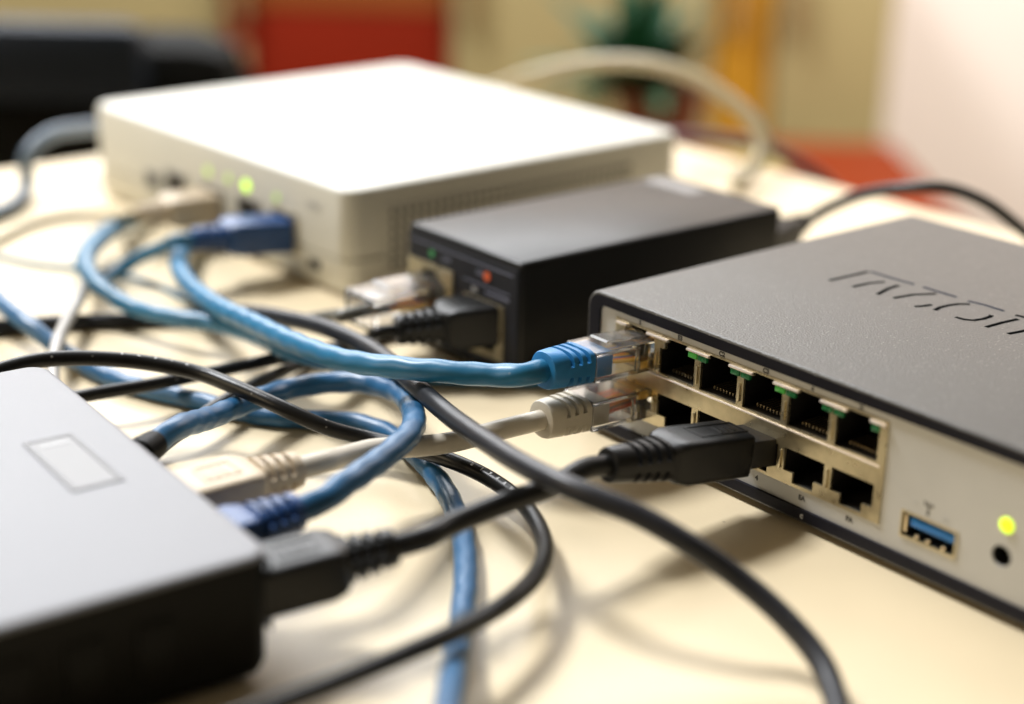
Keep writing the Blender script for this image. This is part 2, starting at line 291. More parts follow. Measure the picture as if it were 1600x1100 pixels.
def grid_plate(bm, ub, zb, solid, y0, y1, swap=False):
    """plate between y0 (front) and y1 (back) made of the grid cells where solid(u,z) is true; openings get real walls"""
    nu, nz = len(ub) - 1, len(zb) - 1
    F = [[solid((ub[i] + ub[i + 1]) / 2, (zb[j] + zb[j + 1]) / 2) for j in range(nz)] for i in range(nu)]
    def q(*p):
        vs = [bm.verts.new(Vector((c[1], c[0], c[2]) if swap else c) * S) for c in p]
        bm.faces.new(vs)
    for i in range(nu):
        for j in range(nz):
            if not F[i][j]: continue
            a, b, c, d = ub[i], ub[i + 1], zb[j], zb[j + 1]
            q((a, y0, c), (b, y0, c), (b, y0, d), (a, y0, d))
            q((a, y1, c), (a, y1, d), (b, y1, d), (b, y1, c))
            if i == 0 or not F[i - 1][j]: q((a, y0, c), (a, y0, d), (a, y1, d), (a, y1, c))
            if i == nu - 1 or not F[i + 1][j]: q((b, y0, c), (b, y1, c), (b, y1, d), (b, y0, d))
            if j == 0 or not F[i][j - 1]: q((a, y0, c), (a, y1, c), (b, y1, c), (b, y0, c))
            if j == nz - 1 or not F[i][j + 1]: q((a, y0, d), (b, y0, d), (b, y1, d), (a, y1, d))

def cuts(*vals):
    return sorted({round(v, 4) for v in vals})

def add_disc(bm, c, axis, r, h, n=24, r2=None):
    """short cylinder from c along axis ('x','-x','y','-y','z')"""
    ax = {'x': Vector((1, 0, 0)), '-x': Vector((-1, 0, 0)), 'y': Vector((0, 1, 0)), '-y': Vector((0, -1, 0)), 'z': Vector((0, 0, 1)), '-z': Vector((0, 0, -1))}[axis]
    a = Vector((0, 0, 1)) if abs(ax.z) < .5 else Vector((1, 0, 0))
    b = ax.cross(a)
    r2 = r if r2 is None else r2
    rings = []
    for (t, rr) in ((0, r), (h, r), (h, r2 * .0 + r)):
        rings.append([tuple(Vector(c) + ax * t + (a * math.cos(2 * math.pi * i / n) + b * math.sin(2 * math.pi * i / n)) * rr) for i in range(n)])
    loft_rings(bm, rings[:2], True, True)

def text_mesh(name, body, size, mat, parent, matrix):
    cu = bpy.data.curves.new(name, 'FONT')
    cu.body = body; cu.size = size * S; cu.extrude = 0.02 * S; cu.offset = 0.09 * S; cu.align_x = 'CENTER'; cu.align_y = 'CENTER'
    o = bpy.data.objects.new(name, cu)
    COL.objects.link(o)
    dg = bpy.context.evaluated_depsgraph_get()
    me = bpy.data.meshes.new_from_object(o.evaluated_get(dg))
    bpy.data.objects.remove(o)
    me.name = name
    me.transform(matrix)
    return add_obj(name, me, mat, parent, smooth=False)

def face_matrix(u, y, z):   # text lying on a face that looks towards -Y of the local frame
    return Matrix.Translation(Vector((u, y, z)) * S) @ Matrix.Rotation(math.radians(90), 4, 'X')
def side_matrix(x, v, z):   # text on a face that looks towards -X
    return Matrix.Translation(Vector((x, v, z)) * S) @ Matrix.Rotation(math.radians(-90), 4, 'Z') @ Matrix.Rotation(math.radians(90), 4, 'X')

# ------------------------------------------------------------------ table, wall, floor
def ground_sheet(name, x0, x1, y0, y1, z, mat):
    bm = bmesh.new(); add_box(bm, x0, x1, y0, y1, z - 20, z)
    o = bm_obj(name, bm, mat, smooth=False); o['kind'] = 'structure'; return o
ground_sheet('floor', -3500, 3500, -2000, 2600, -750, M['floor'])
bm = bmesh.new(); add_box(bm, -3500, 3500, 2300, 2340, -749, 2200)
w_ = bm_obj('wall', bm, M['wall_paint'], smooth=False); w_['kind'] = 'structure'

# table: corner far behind the white router; edges run parallel to the devices
TA = math.radians(40)
ex = Vector((math.cos(TA), math.sin(TA), 0)); ey = Vector((-math.sin(TA), math.cos(TA), 0))
p1 = Vector((-212, 664, 0)); p2 = Vector((128, 675, 0))
corner = p1 + ex * ((p2 - p1).dot(ex))
table = thing('table', 'cream laminate table top carrying all the devices and cables', 'table', (corner.x, corner.y, 0), TA)
bm = bmesh.new(); add_box(bm, -1400, 0, -1000, 0, -24, 0, bev=1.2, seg=2)
bm_obj('tabletop', bm, M['laminate'], table)
for (x, y) in ((-60, -60), (-1340, -60), (-60, -940), (-1340, -940)):
    box('leg', (x - 20, x + 20, y - 20, y + 20, -750, -24.2), M['steel_leg'], table, bev=2)

# ------------------------------------------------------------------ front-right router
RX, RY, RA = ROUTER
router = thing('network_router', 'grey metal router with twelve ports, usb socket and lime light, front right', 'router', (RX, RY, 0), RA)
PT = 13.97
U0, U1, RH, RD = -11.2, 172.0, 38.9, 128.0
bm = bmesh.new()
outer = lambda ins, v: [(u, v, z) for u, z in rr_ring(U0 + ins, U1 - ins, 1.6 + ins, RH - ins, 4.2 - ins * .6)]
inner = lambda v: [(u, v, z) for u, z in rr_ring(-6.9, 169.4, 4.9, 35.5, 1.6)]
loft_rings(bm, [inner(1.6), inner(0.1), outer(1.5, 0.0), outer(0.75, 0.0)])
frame_o = bm_obj('front_frame', bm, M['case_frame'], router, angle=50)
bm = bmesh.new()
loft_rings(bm, [outer(0.75, 0.0), outer(0.45, 0.08), outer(0.2, 0.25), outer(0.05, 0.55), outer(0, 1.0), outer(0, 40), outer(0, RD - 1), outer(0.9, RD)], cap1=True)
case_o = bm_obj('case', bm, M['case_paint'], router, angle=50)
for (u, v) in ((4, 12), (158, 12), (4, 116), (158, 116)):
    bm = bmesh.new(); add_disc(bm, (u, v, 0.05), 'z', 5.5, 1.8); bm_obj('foot', bm, M['black_plastic'], router)

# face plate with real openings
CL, CR, CB, CT = -1.2, 6 * PT + 1.2, 9.3, 33.6          # cage
UL, UR, UB, UT = 90.6, 105.2, 9.0, 15.3                  # usb
HC, HR = (115.9, 14.2), 2.35
LC = (116.3, 21.3)
bm = bmesh.new()
ub = cuts(-6.9, CL, CR, UL, UR, HC[0] - 3.2, HC[0] + 3.2, 169.4); zb = cuts(4.9, CB, UB, UT, CT, HC[1] - 3.2, HC[1] + 3.2, 35.5)
def solid(u, z):
    if CL < u < CR and CB < z < CT: return False
    if UL < u < UR and UB < z < UT: return False
    if abs(u - HC[0]) < 3.2 and abs(z - HC[1]) < 3.2: return False
    return True
grid_plate(bm, ub, zb, solid, 0.9, 1.5)
n = 32
sq = []
for i in range(n):
    a = 2 * math.pi * i / n; c, s = math.cos(a), math.sin(a); k = 3.2 / max(abs(c), abs(s))
    sq.append((HC[0] + c * k, 0.9, HC[1] + s * k))
circ = lambda y, r=HR: [(HC[0] + math.cos(2 * math.pi * i / n) * r, y, HC[1] + math.sin(2 * math.pi * i / n) * r) for i in range(n)]
loft_rings(bm, [sq, circ(0.9), circ(1.5)])
bm_obj('face_plate', bm, M['panel_grey'], router, smooth=False)
bm = bmesh.new(); loft_rings(bm, [circ(1.5), circ(9, 2.0)], cap1=True); bm_obj('reset_hole', bm, M['cavity'], router)
bm = bmesh.new()
rings = []
for (y, r) in ((1.2, 1.75), (0.75, 1.7), (0.4, 1.3), (0.28, 0.6)):
    rings.append([(LC[0] + math.cos(2 * math.pi * i / 24) * r, y, LC[1] + math.sin(2 * math.pi * i / 24) * r) for i in range(24)])
loft_rings(bm, rings, cap1=True); bm_obj('status_light', bm, M['led_lime'], router)

# port cage
OW = 5.95      # half width of an opening
Z_TOP = (23.5, 31.6, 33.1); Z_BOT = (18.1, 11.3, 10.1)
def hole_at(u, z):
    k = int(u // PT)
    if k < 0 or k > 5: return False
    c = (k + .5) * PT; d = abs(u - c)
    if d < OW and (Z_TOP[0] < z < 32.15 or Z_BOT[1] + 1.2 < z < Z_BOT[0]): return True
    if d < 3.1 and (Z_TOP[0] < z < Z_TOP[2] or Z_BOT[2] < z < Z_BOT[0]): return True
    return False
cu_ = [CL, CR]
for k in range(6):
    c = (k + .5) * PT; cu_ += [c - OW, c - 3.1, c + 3.1, c + OW]
zc_ = [CB, CT, Z_TOP[0], 32.15, Z_TOP[2], Z_BOT[0], Z_BOT[1] + 1.2, Z_BOT[2]]
bm = bmesh.new()
grid_plate(bm, cuts(*cu_), cuts(*zc_), lambda u, z: not hole_at(u, z), 0.55, 1.3)
cage = bm_obj('port_shield', bm, M['port_metal'], router, smooth=False)
pins_me = None; cav_me = {}
for k in range(6):
    for row in (1, 0):
        c = (k + .5) * PT
        z0, z1 = (23.3, 33.2) if row else (9.9, 18.3)
        bm = bmesh.new()
        a, b = c - 6.4, c + 6.4
        P8 = [(a, 1.35, z0), (b, 1.35, z0), (b, 1.35, z1), (a, 1.35, z1), (a, 14, z0), (b, 14, z0), (b, 14, z1), (a, 14, z1)]
        vs = [bm.verts.new(Vector(p) * S) for p in P8]
        for f in ((0, 1, 5, 4), (1, 2, 6, 5), (2, 3, 7, 6), (3, 0, 4, 7), (4, 5, 6, 7)): bm.faces.new([vs[i] for i in f])
        port = bm_obj('port', bm, M['cavity'], router, smooth=False)
        bm = bmesh.new()
        for i in range(8):
            x = c + (i - 3.5) * 1.02
            if row: add_box(bm, x - .17, x + .17, 3.2, 3.6, z0 + .5, z0 + 1.25); add_box(bm, x - .17, x + .17, 3.6, 9.5, z0 + 1.0, z0 + 1.25)
            else: add_box(bm, x - .17, x + .17, 3.2, 9.5, z1 - 1.1, z1 - .8)
        pn = bm_obj('contact_pins', bm, M['pins'], port, smooth=False); pn['kind'] = 'stuff'
# folded lips and light pipes between the top ports
for k in range(0, 7):
    x = k * PT
    w0, w1 = (x - 3.6, x + 3.9) if 0 < k < 6 else ((-.6, 3.2) if k == 0 else (x - 3.5, x + .7))
    if k == 0: box('metal_tab', (.2, 2.4, .15, 1.2, 30.3, 32.14), M['port_metal'], router, bev=.08)
    box('metal_lip', (w0, w1, -.15, .54, 32.35, 32.95), M['port_lip'], router, bev=.12)
    if k >= 2:
        if k < 6:
            box('light_pipe', (x - 3.0, x - .25, .1, 1.0, 30.8, 32.1), M['green_lit' if k in (2, 4) else 'green_plastic'], router, bev=.1)
            box('light_pipe', (x + .25, x + 3.0, .1, 1.0, 30.8, 32.1), M['green_plastic'], router, bev=.1)
        else:
            box('light_pipe', (x - 3.0, x - 1.0, .1, 1.0, 30.5, 32.1), M['green_plastic'], router, bev=.1)
    elif k == 1:
        box('metal_tab', (x + .5, x + 3.0, .15, 1.2, 30.3, 32.14), M['port_metal'], router, bev=.08)
    if 0 < k < 6:
        box('spring_tab', (x - .28, x + .28, .12, .54, 24.6, 29.2), M['port_metal'], router, bev=.1)
        box('spring_tab', (x - .28, x + .28, .12, .54, 12.6, 17.2), M['port_metal'], router, bev=.1)
box('metal_ledge', (0, 6 * PT, .12, .54, 22.55, 22.95), M['port_lip'], router, bev=.08)
for k, t in enumerate(('5', 'E3', 'C2', 'C3', '4', 'X')):
    text_mesh('port_number', t, 1.6, M['ink'], router, face_matrix((k + .5) * PT + .3, 0.87, 34.3))
for k, t in ((3, '4'), (4, 'EA'), (5, 'PA')):
    text_mesh('port_number', t, 1.7, M['ink'], router, face_matrix((k + .5) * PT, 0.87, 7.3))
text_mesh('case_mark', 'c', 2.0, M['pale_ink'], router, face_matrix(64.0, -0.03, 3.55))
# usb socket
bm = bmesh.new()
grid_plate(bm, cuts(UL, UL + .45, UR - .45, UR), cuts(UB, UB + .5, UT - .4, UT), lambda u, z: not (UL + .45 < u < UR - .45 and UB + .5 < z < UT - .4), 0.6, 12)
us = bm_obj('usb_socket', bm, M['port_metal'], router, smooth=False)
bm = bmesh.new(); add_box(bm, UL + .4, UR - .4, 12.2, 12.6, UB + .4, UT - .3); bm_obj('socket_back', bm, M['cavity'], us, smooth=False)
bm = bmesh.new()
grid_plate(bm, cuts(UL + .46, UL + .5, UR - .5, UR - .46), cuts(UB + .51, UB + .55, UT - .45, UT - .41), lambda u, z: not (UL + .5 < u < UR - .5 and UB + .55 < z < UT - .45), 1.2, 11.8)
bm_obj('socket_lining', bm, M['cavity'], us, smooth=False)
box('tongue', (UL + 2.3, UR - .9, 1.1, 11, 12.1, 14.0), M['usb_blue'], us, bev=.15)
for x in (UL + 4.3, UL + 7.2, UL + 11.2):
    box('spring_contact', (x - .5, x + .5, 1.0, 2.4, 9.75, 10.5), M['pins'], us, bev=.15)
box('metal_flap', (UL + .7, UL + 1.5, 1.0, 4, 10.2, 14.4), M['pins'], us, bev=.15)
bm = bmesh.new()
tz = 18.0; tu = 97.2
add_box(bm, tu - .16, tu + .16, .84, .9, tz - 1.3, tz + 1.2); add_disc(bm, (tu, .9, tz - 1.4), '-y', .42, .06, 12)
add_box(bm, tu - 1.1, tu + 1.1, .84, .899, tz + .25, tz + .5); add_box(bm, tu - 1.2, tu - .8, .84, .9, tz + .5, tz + 1.3); add_box(bm, tu + .8, tu + 1.2, .84, .9, tz + .5, tz + 1.0)
bm_obj('usb_symbol', bm, M['ink'], router, smooth=False)
text_mesh('usb_lettering', 'ss', 1.5, M['pale_ink'], router, face_matrix(93.8, 0.87, 18.0))
text_mesh('usb_lettering', '5Gb', 1.1, M['pale_ink'], router, face_matrix(101.8, 0.87, 17.0))
# lid lettering, shade of the engraved edges painted as dark strips, laid in the order it stands there
LOGO = STROKES
def stroke(pts, w, z0, z1, name, mat, dx=0, dy=0):
    bm = bmesh.new()
    P = [Vector((x + dx, y + dy, 0)) for x, y in pts]
    rings = []
    for i, p in enumerate(P):
        d = (P[min(i + 1, len(P) - 1)] - P[max(i - 1, 0)]).normalized(); nrm = Vector((-d.y, d.x, 0)) * w / 2
        rings.append([tuple(p + nrm + Vector((0, 0, z0))), tuple(p - nrm + Vector((0, 0, z0))), tuple(p - nrm + Vector((0, 0, z1))), tuple(p + nrm + Vector((0, 0, z1)))])
    loft_rings(bm, rings, True, True)
    return bm_obj(name, bm, mat, router, smooth=False)
for kind, pts in LOGO:
    if kind == 'd':
        stroke(pts, 1.25, RH - .3, RH + .035, 'painted_stroke', M['engraving'])
    else:
        stroke(pts, 1.0, RH - .3, RH + .035, 'painted_stroke', M['groove_blue'])

# ------------------------------------------------------------------ black injector box
BX, BY, BA, BW, BD, BH = INJECTOR
inj = thing('black_network_box', 'narrow black box behind the plugs with two ports and a small orange light', 'network box', (BX, BY, 0), BA)
bm = bmesh.new(); add_box(bm, 0.6, BW, 0, BD, 1.2, BH, bev=1.6, seg=3)
bm_obj('case', bm, M['injector_black'], inj)
# face at x = 0 looks towards -X ; v runs along Y
p1b = (29.6, 51.2, 8.5, 27.0); p2b = (6.6, 24.2, 6.2, 22.5)
vb = cuts(1.2, BD - 1.2, 29.6, 51.2 - .4, 6.6, 24.2); zb2 = cuts(2.6, BH - 2.0, 8.5, 27.0, 6.2, 22.5)
bm = bmesh.new()
def inj_solid(v, z):
    if 29.6 < v < 50.8 and 8.5 < z < 27.0: return False
    if 6.6 < v < 24.2 and 6.2 < z < 22.5: return False
    return True
grid_plate(bm, vb, zb2, inj_solid, 0.0, 1.0, swap=True)
bm_obj('end_panel', bm, M['injector_face'], inj, smooth=False)
for (a, b, c, d) in ((29.6, 50.8, 8.5, 27.0), (6.6, 24.2, 6.2, 22.5)):
    t = 2.4
    mid = (a + b) / 2
    def sh(v, z, a=a, b=b, c=c, d=d, mid=mid):
        if a + t + 1 < v < b - t - 1 and c + 2.0 < z < d - 4.6: return False
        if abs(v - mid) < 5.0 and c + 2 < z < d - 3.4: return False
        if abs(v - mid) < 3.0 and c + 2 < z < d - 1.8: return False
        return True
    bm = bmesh.new()
    grid_plate(bm, cuts(a, a + t + 1, mid - 5, mid - 3, mid + 3, mid + 5, b - t - 1, b), cuts(c, c + 2, d - 4.6, d - 3.4, d - 1.8, d), sh, -0.5, 0.4, swap=True)
    ps = bm_obj('port_shield', bm, M['port_metal'], inj, smooth=False)
    bm = bmesh.new(); add_box(bm, 0.42, .54, a + .3, b - .3, c + .3, d - .3); bm_obj('port_cavity', bm, M['cavity'], ps, smooth=False)
bm = bmesh.new(); add_disc(bm, (0.0, 14.3, 29.6), '-x', 1.35, .3, 20); bm_obj('status_light', bm, M['led_orange'], inj)
bm = bmesh.new(); add_disc(bm, (0.0, 39.8, 30.0), '-x', 1.1, .25, 20); bm_obj('status_light', bm, M['led_green'], inj)
box('seam', (-.12, .1, 3, 50, 32.2, 32.6), M['blue_ink'], inj, smooth=False)
box('printed_line', (-.08, .1, 4.5, 25, 26.3, 26.7), M['blue_ink'], inj, smooth=False)
box('printed_line', (-.08, .1, 4.5, 15, 24.4, 25.2), M['blue_ink'], inj, smooth=False)
text_mesh('printed_mark', 'ON', 2.0, M['blue_ink'], inj, side_matrix(-.05, 17.6, 29.8))
text_mesh('printed_mark', 'IN', 2.0, M['pale_ink'], inj, side_matrix(-.05, 20.0, 24.3))
text_mesh('printed_mark', 'LAN', 2.0, M['blue_ink'], inj, side_matrix(-.05, 33.0, 29.8))
bm = bmesh.new(); add_box(bm, 92, 99.5, 27, 49, BH - .2, BH + .12, bev=.05, seg=1); bm_obj('flat_strip', bm, M['flat_strip'], inj, smooth=False)  # grey strip added to paint the glare near the far edge
for (u, v) in ((10, 8), (BW - 10, 8), (10, BD - 8), (BW - 10, BD - 8)):
    bm = bmesh.new(); add_disc(bm, (u, v, 0.02), 'z', 3.5, 1.4); bm_obj('foot', bm, M['black_plastic'], inj)

# ------------------------------------------------------------------ white router
WX, WY, WA, WW, WD, WH = WHITEBOX
wr = thing('white_router', 'large white plastic router with a row of lime lights, behind the black box', 'router', (WX, WY, 0), WA)
def slab(bm, x0, x1, y0, y1, levels, r):
    """stack of rounded rectangles; levels = [(z, inset)]"""
    rings = []
    for z, ins in levels:
        rings.append([(x, y, z) for x, y in rr_ring(x0 + ins, x1 - ins, y0 + ins, y1 - ins, max(.6, r - ins), 8)])
    loft_rings(bm, rings, True, True)
bm = bmesh.new()
slab(bm, 0, WW, 0, WD, [(1.0, 2.5), (1.5, 1.2), (3.0, .3), (12.4, 0), (12.6, 1.0), (12.9, 1.2)], 6)
bm_obj('lower_shell', bm, M['white_plastic'], wr)
bm = bmesh.new()
slab(bm, 0, WW, 0, WD, [(12.95, 1.2), (13.1, .9), (13.3, 0), (WH - 1.6, .05), (WH - .7, .4), (WH - .2, 1.0), (WH, 2.0)], 6)
bm_obj('upper_shell', bm, M['white_plastic'], wr)
# vent slots in the side that looks to the right of the picture
bm = bmesh.new()
us_ = [15.5]; x = 16.3
slots = []
while x < 124:
    slots.append((x, x + 2.3)); x += 3.3
rows = [(8.3 + i * 3.5, 8.3 + i * 3.5 + 2.3) for i in range(6)]
ucut = cuts(15.0, 127.5, *[q for s in slots for q in s]); zcut = cuts(7.3, 28.9, *[q for s in rows for q in s])
grid_plate(bm, ucut, zcut, lambda u, z: not (any(a < u < b for a, b in slots) and any(c < z < d for c, d in rows)), -.7, -.1)
vp = bm_obj('vent_grille', bm, M['white_plastic'], wr, smooth=False)
bm = bmesh.new(); add_box(bm, 15.2, 127.3, -.16, .05, 7.5, 28.7); bm_obj('grille_backing', bm, M['cavity'], vp, smooth=False)
for (v, z, r, mk) in ((59, 26.0, 2.0, 'led_lime_soft'), (70.3, 26.2, 1.6, 'led_lime_dim'), (83.8, 26.0, 1.9, 'led_lime_dim'), (40.4, 25.9, 1.4, 'led_lime_dim')):
    bm = bmesh.new(); add_disc(bm, (0.1, v, z), '-x', r, .35, 20); bm_obj('status_light', bm, M[mk], wr)
for (a, b, c, d) in ((28.5, 42.5, 8.5, 22.5), (50.5, 64.5, 8.5, 22.5), (74.5, 89.5, 8.5, 21.5), (99, 113, 9.5, 21.5), (119, 128, 12, 18)):
    bm = bmesh.new()
    grid_plate(bm, cuts(a, a + 1.2, b - 1.2, b), cuts(c, c + 1.2, d - 1.2, d), lambda v, z, a=a, b=b, c=c, d=d: not (a + 1.2 < v < b - 1.2 and c + 1.2 < z < d - 1.2), -.8, .3, swap=True)
    ps = bm_obj('port', bm, M['mid_grey_jacket'] if a > 45 else M['port_metal'], wr, smooth=False)
    bm = bmesh.new(); add_box(bm, -.3, -.05, a + .9, b - .9, c + .9, d - .9); bm_obj('port_cavity', bm, M['cavity'], ps, smooth=False)
bm = bmesh.new(); add_box(bm, -.15, .3, 15.8, 21.3, 6.4, 9.6, bev=.8); bm_obj('usb_hole', bm, M['cavity'], wr)
text_mesh('printed_mark', 'WAN', 3.2, M['pale_ink'], wr, side_matrix(-.12, 18.5, 27.8))
for (u, v) in ((16, 16), (WW - 16, 16), (16, WD - 16), (WW - 16, WD - 16)):
    bm = bmesh.new(); add_disc(bm, (u, v, 0.02), 'z', 5, 1.2); bm_obj('foot', bm, M['black_plastic'], wr)

# ------------------------------------------------------------------ front-left switch
LX, LY, LA, LD, LH = SWITCH
sw = thing('network_switch', 'silver topped black switch cut off by the left edge, with a square badge', 'switch', (LX, LY, 0), LA)
bm = bmesh.new()
slab(bm, -190, 0, 0, LD, [(1.2, 3), (1.8, 1.5), (4.0, .5), (LH - 1.15, 0)], 5)
bm_obj('body', bm, M['black_plastic'], sw)
bm = bmesh.new()
slab(bm, -190, 0, 0, LD, [(LH - 1.1, 0), (LH - .8, 0.02), (LH - .35, .3), (LH - .1, .75), (LH, 1.5)], 5)
bm_obj('lid', bm, M['silver_lid'], sw)
bm = bmesh.new()
grid_plate(bm, cuts(-21.2, -20.2, -11.2, -10.2), cuts(44.5, 45.5, 72.0, 73.0), lambda u, z: not (-20.2 < u < -11.2 and 45.5 < z < 72.0), LH + .0, LH + .22)
for v in bm.verts: v.co = Vector((v.co.x, v.co.z, v.co.y))
bd = bm_obj('badge', bm, M['lid_rim'], sw, smooth=False)
bm = bmesh.new(); add_box(bm, -20.1, -11.3, 45.6, 71.9, LH - .2, LH + .1); bm_obj('badge_inlay', bm, M['badge_face'], bd, smooth=False)
bm = bmesh.new(); add_box(bm, -19.0, -12.6, 68.3, 70.2, LH + .1, LH + .16); bm_obj('badge_print', bm, M['flat_strip'], bd, smooth=False)
for v in (9, 23, 42, 55.5, 68, 82):
    bm = bmesh.new()
    grid_plate(bm, cuts(v - 6.8, v - 5.8, v + 5.8, v + 6.8), cuts(9.5, 10.5, 23.2, 24.2), lambda y, z, v=v: not (v - 5.8 < y < v + 5.8 and 10.5 < z < 23.2), -.1, .35, swap=True)
    bm_obj('port_rim', bm, M['case_frame'], sw, smooth=False)
for i in range(10):
    x = -24 - i * 13
    box('vent_rib', (x - 3.6, x + 3.6, -.25, .3, 8, 20), M['black_plastic'], sw, bev=.2)
for (u, v) in ((-14, 14), (-176, 14), (-14, LD - 14), (-176, LD - 14)):
    bm = bmesh.new(); add_disc(bm, (u, v, 0.02), 'z', 5, 1.4); bm_obj('foot', bm, M['black_plastic'], sw)

# ------------------------------------------------------------------ cables
def catmull(pts, step):
    P = [Vector(p) for p in pts]
    P = [P[0] * 2 - P[1]] + P + [P[-1] * 2 - P[-2]]
    out = []
    for i in range(1, len(P) - 2):
        p0, p1, p2, p3 = P[i - 1:i + 3]
        t0 = 0; t1 = t0 + (p1 - p0).length ** .5; t2 = t1 + (p2 - p1).length ** .5; t3 = t2 + (p3 - p2).length ** .5
        n = max(2, int((p2 - p1).length / step))
        for s in range(n):
            t = t1 + (t2 - t1) * s / n
            A1 = p0 * ((t1 - t) / (t1 - t0)) + p1 * ((t - t0) / (t1 - t0))
            A2 = p1 * ((t2 - t) / (t2 - t1)) + p2 * ((t - t1) / (t2 - t1))
            A3 = p2 * ((t3 - t) / (t3 - t2)) + p3 * ((t - t2) / (t3 - t2))
            B1 = A1 * ((t2 - t) / (t2 - t0)) + A2 * ((t - t0) / (t2 - t0))
            B2 = A2 * ((t3 - t) / (t3 - t1)) + A3 * ((t - t1) / (t3 - t1))
            out.append(B1 * ((t2 - t) / (t2 - t1)) + B2 * ((t - t1) / (t2 - t1)))
    out.append(P[-2])
    return out

def smooth_path(P, k=3, keep=4):
    for _ in range(k):
        Q = list(P)
        for i in range(keep, len(P) - keep):
            Q[i] = (P[i - 1] + P[i] * 2 + P[i + 1]) / 4
        P = Q
    return P

def tube(name, pts, r, mat, parent, sides=20, step=1.2, lumps=0.0, pitch=8.5, origin=Vector((0, 0, 0))):
    P = smooth_path(catmull(pts, step))
    T = [(P[min(i + 1, len(P) - 1)] - P[max(i - 1, 0)]).normalized() for i in range(len(P))]
    nrm = T[0].orthogonal().normalized()
    verts, faces = [], []
    s = 0.0
    seed = random.uniform(0, 6)
    for i, p in enumerate(P):
        if i: s += (P[i] - P[i - 1]).length
        nrm = (nrm - T[i] * nrm.dot(T[i])).normalized()
        b = T[i].cross(nrm)
        wob = math.sin(s * .11 + seed) * .6 + math.sin(s * .047 + seed * 2) * .8
        for j in range(sides):
            a = 2 * math.pi * j / sides
            rr = r
            if lumps:
                rr *= 1 + lumps * math.sin(2 * (a - 2 * math.pi * s / (pitch * 2.2)) + wob) + lumps * .55 * math.sin(3 * a + 2 * math.pi * s / pitch + seed) + lumps * .4 * math.sin(s * .5 + seed + a)
            else:
                rr *= 1 + .006 * math.sin(s * .4 + a + seed)
            verts.append((p + (nrm * math.cos(a) + b * math.sin(a)) * rr - origin) * S)
    n = len(P)
    for i in range(n - 1):
        for j in range(sides):
            k = (j + 1) % sides
            faces.append((i * sides + j, i * sides + k, (i + 1) * sides + k, (i + 1) * sides + j))
    faces.append(tuple(range(sides))[::-1]); faces.append(tuple((n - 1) * sides + j for j in range(sides)))
    me = bpy.data.meshes.new(name); me.from_pydata(verts, [], faces); me.update()
    return add_obj(name, me, mat, parent)

def axis_frame(nose, end, origin):
    x = (Vector(end) - Vector(nose)).normalized()
    y = Vector((0, 0, 1)).cross(x).normalized()
    z = x.cross(y)
    m = Matrix((x, y, z)).transposed().to_4x4()
    m.translation = (Vector(nose) - origin) * S
    return m, (Vector(end) - Vector(nose)).length

def superring(x, a, b, e, n=48, zc=0.0, groove=None):
    pts = []
    for i in range(n):
        t = 2 * math.pi * i / n
        c, s = math.cos(t), math.sin(t)
        y = a * math.copysign(abs(c) ** (2 / e), c); z = b * math.copysign(abs(s) ** (2 / e), s)
        if groove:
            bridge = abs(s) < .20 or abs(c) < .12
            k = 1 if bridge else groove
            y *= k; z *= k
        pts.append((x, y, zc + z))
    return pts

def loft_part(name, secs, mat, parent, mtx, cap=True, angle=40):
    bm = bmesh.new()
    loft_rings(bm, [superring(*s) if len(s) == 4 else superring(s[0], s[1], s[2], s[3], groove=s[4]) for s in secs], cap, cap)
    bmesh.ops.transform(bm, matrix=mtx, verts=bm.verts)
    return bm_obj(name, bm, mat, parent, angle=angle)

def mbox(name, dims, mat, parent, mtx, bev=0.0, seg=2, smooth=True):
    bm = bmesh.new(); add_box(bm, *dims, bev=bev, seg=seg)
    bmesh.ops.transform(bm, matrix=mtx, verts=bm.verts)
    return bm_obj(name, bm, mat, parent, smooth)

def boot_sections(x0, x1, a0, b0, a1, b1, grooves, e0=4.5, e1=2.2, depth=.84, lip=True):
    xs = set([x0, x0 + .4, x1 - .7, x1 - .15, x1])
    for g in grooves: xs |= {g - .62, g - .48, g + .48, g + .62}
    out = []
    for x in sorted(xs):
        t = (x - x0) / (x1 - x0)
        a = a0 + (a1 - a0) * t; b = b0 + (b1 - b0) * t; e = e0 + (e1 - e0) * t
        if x >= x1 - .01: a *= .86; b *= .86
        elif x >= x1 - .2: a *= .96; b *= .96
        gv = None
        for g in grooves:
            if abs(x - g) < .55: gv = depth
        out.append((x, a, b, e, gv) if gv else (x, a, b, e, 1.0))
    out.append((x1 + .02, a1 * .55, b1 * .55, e1, 1.0))
    return out

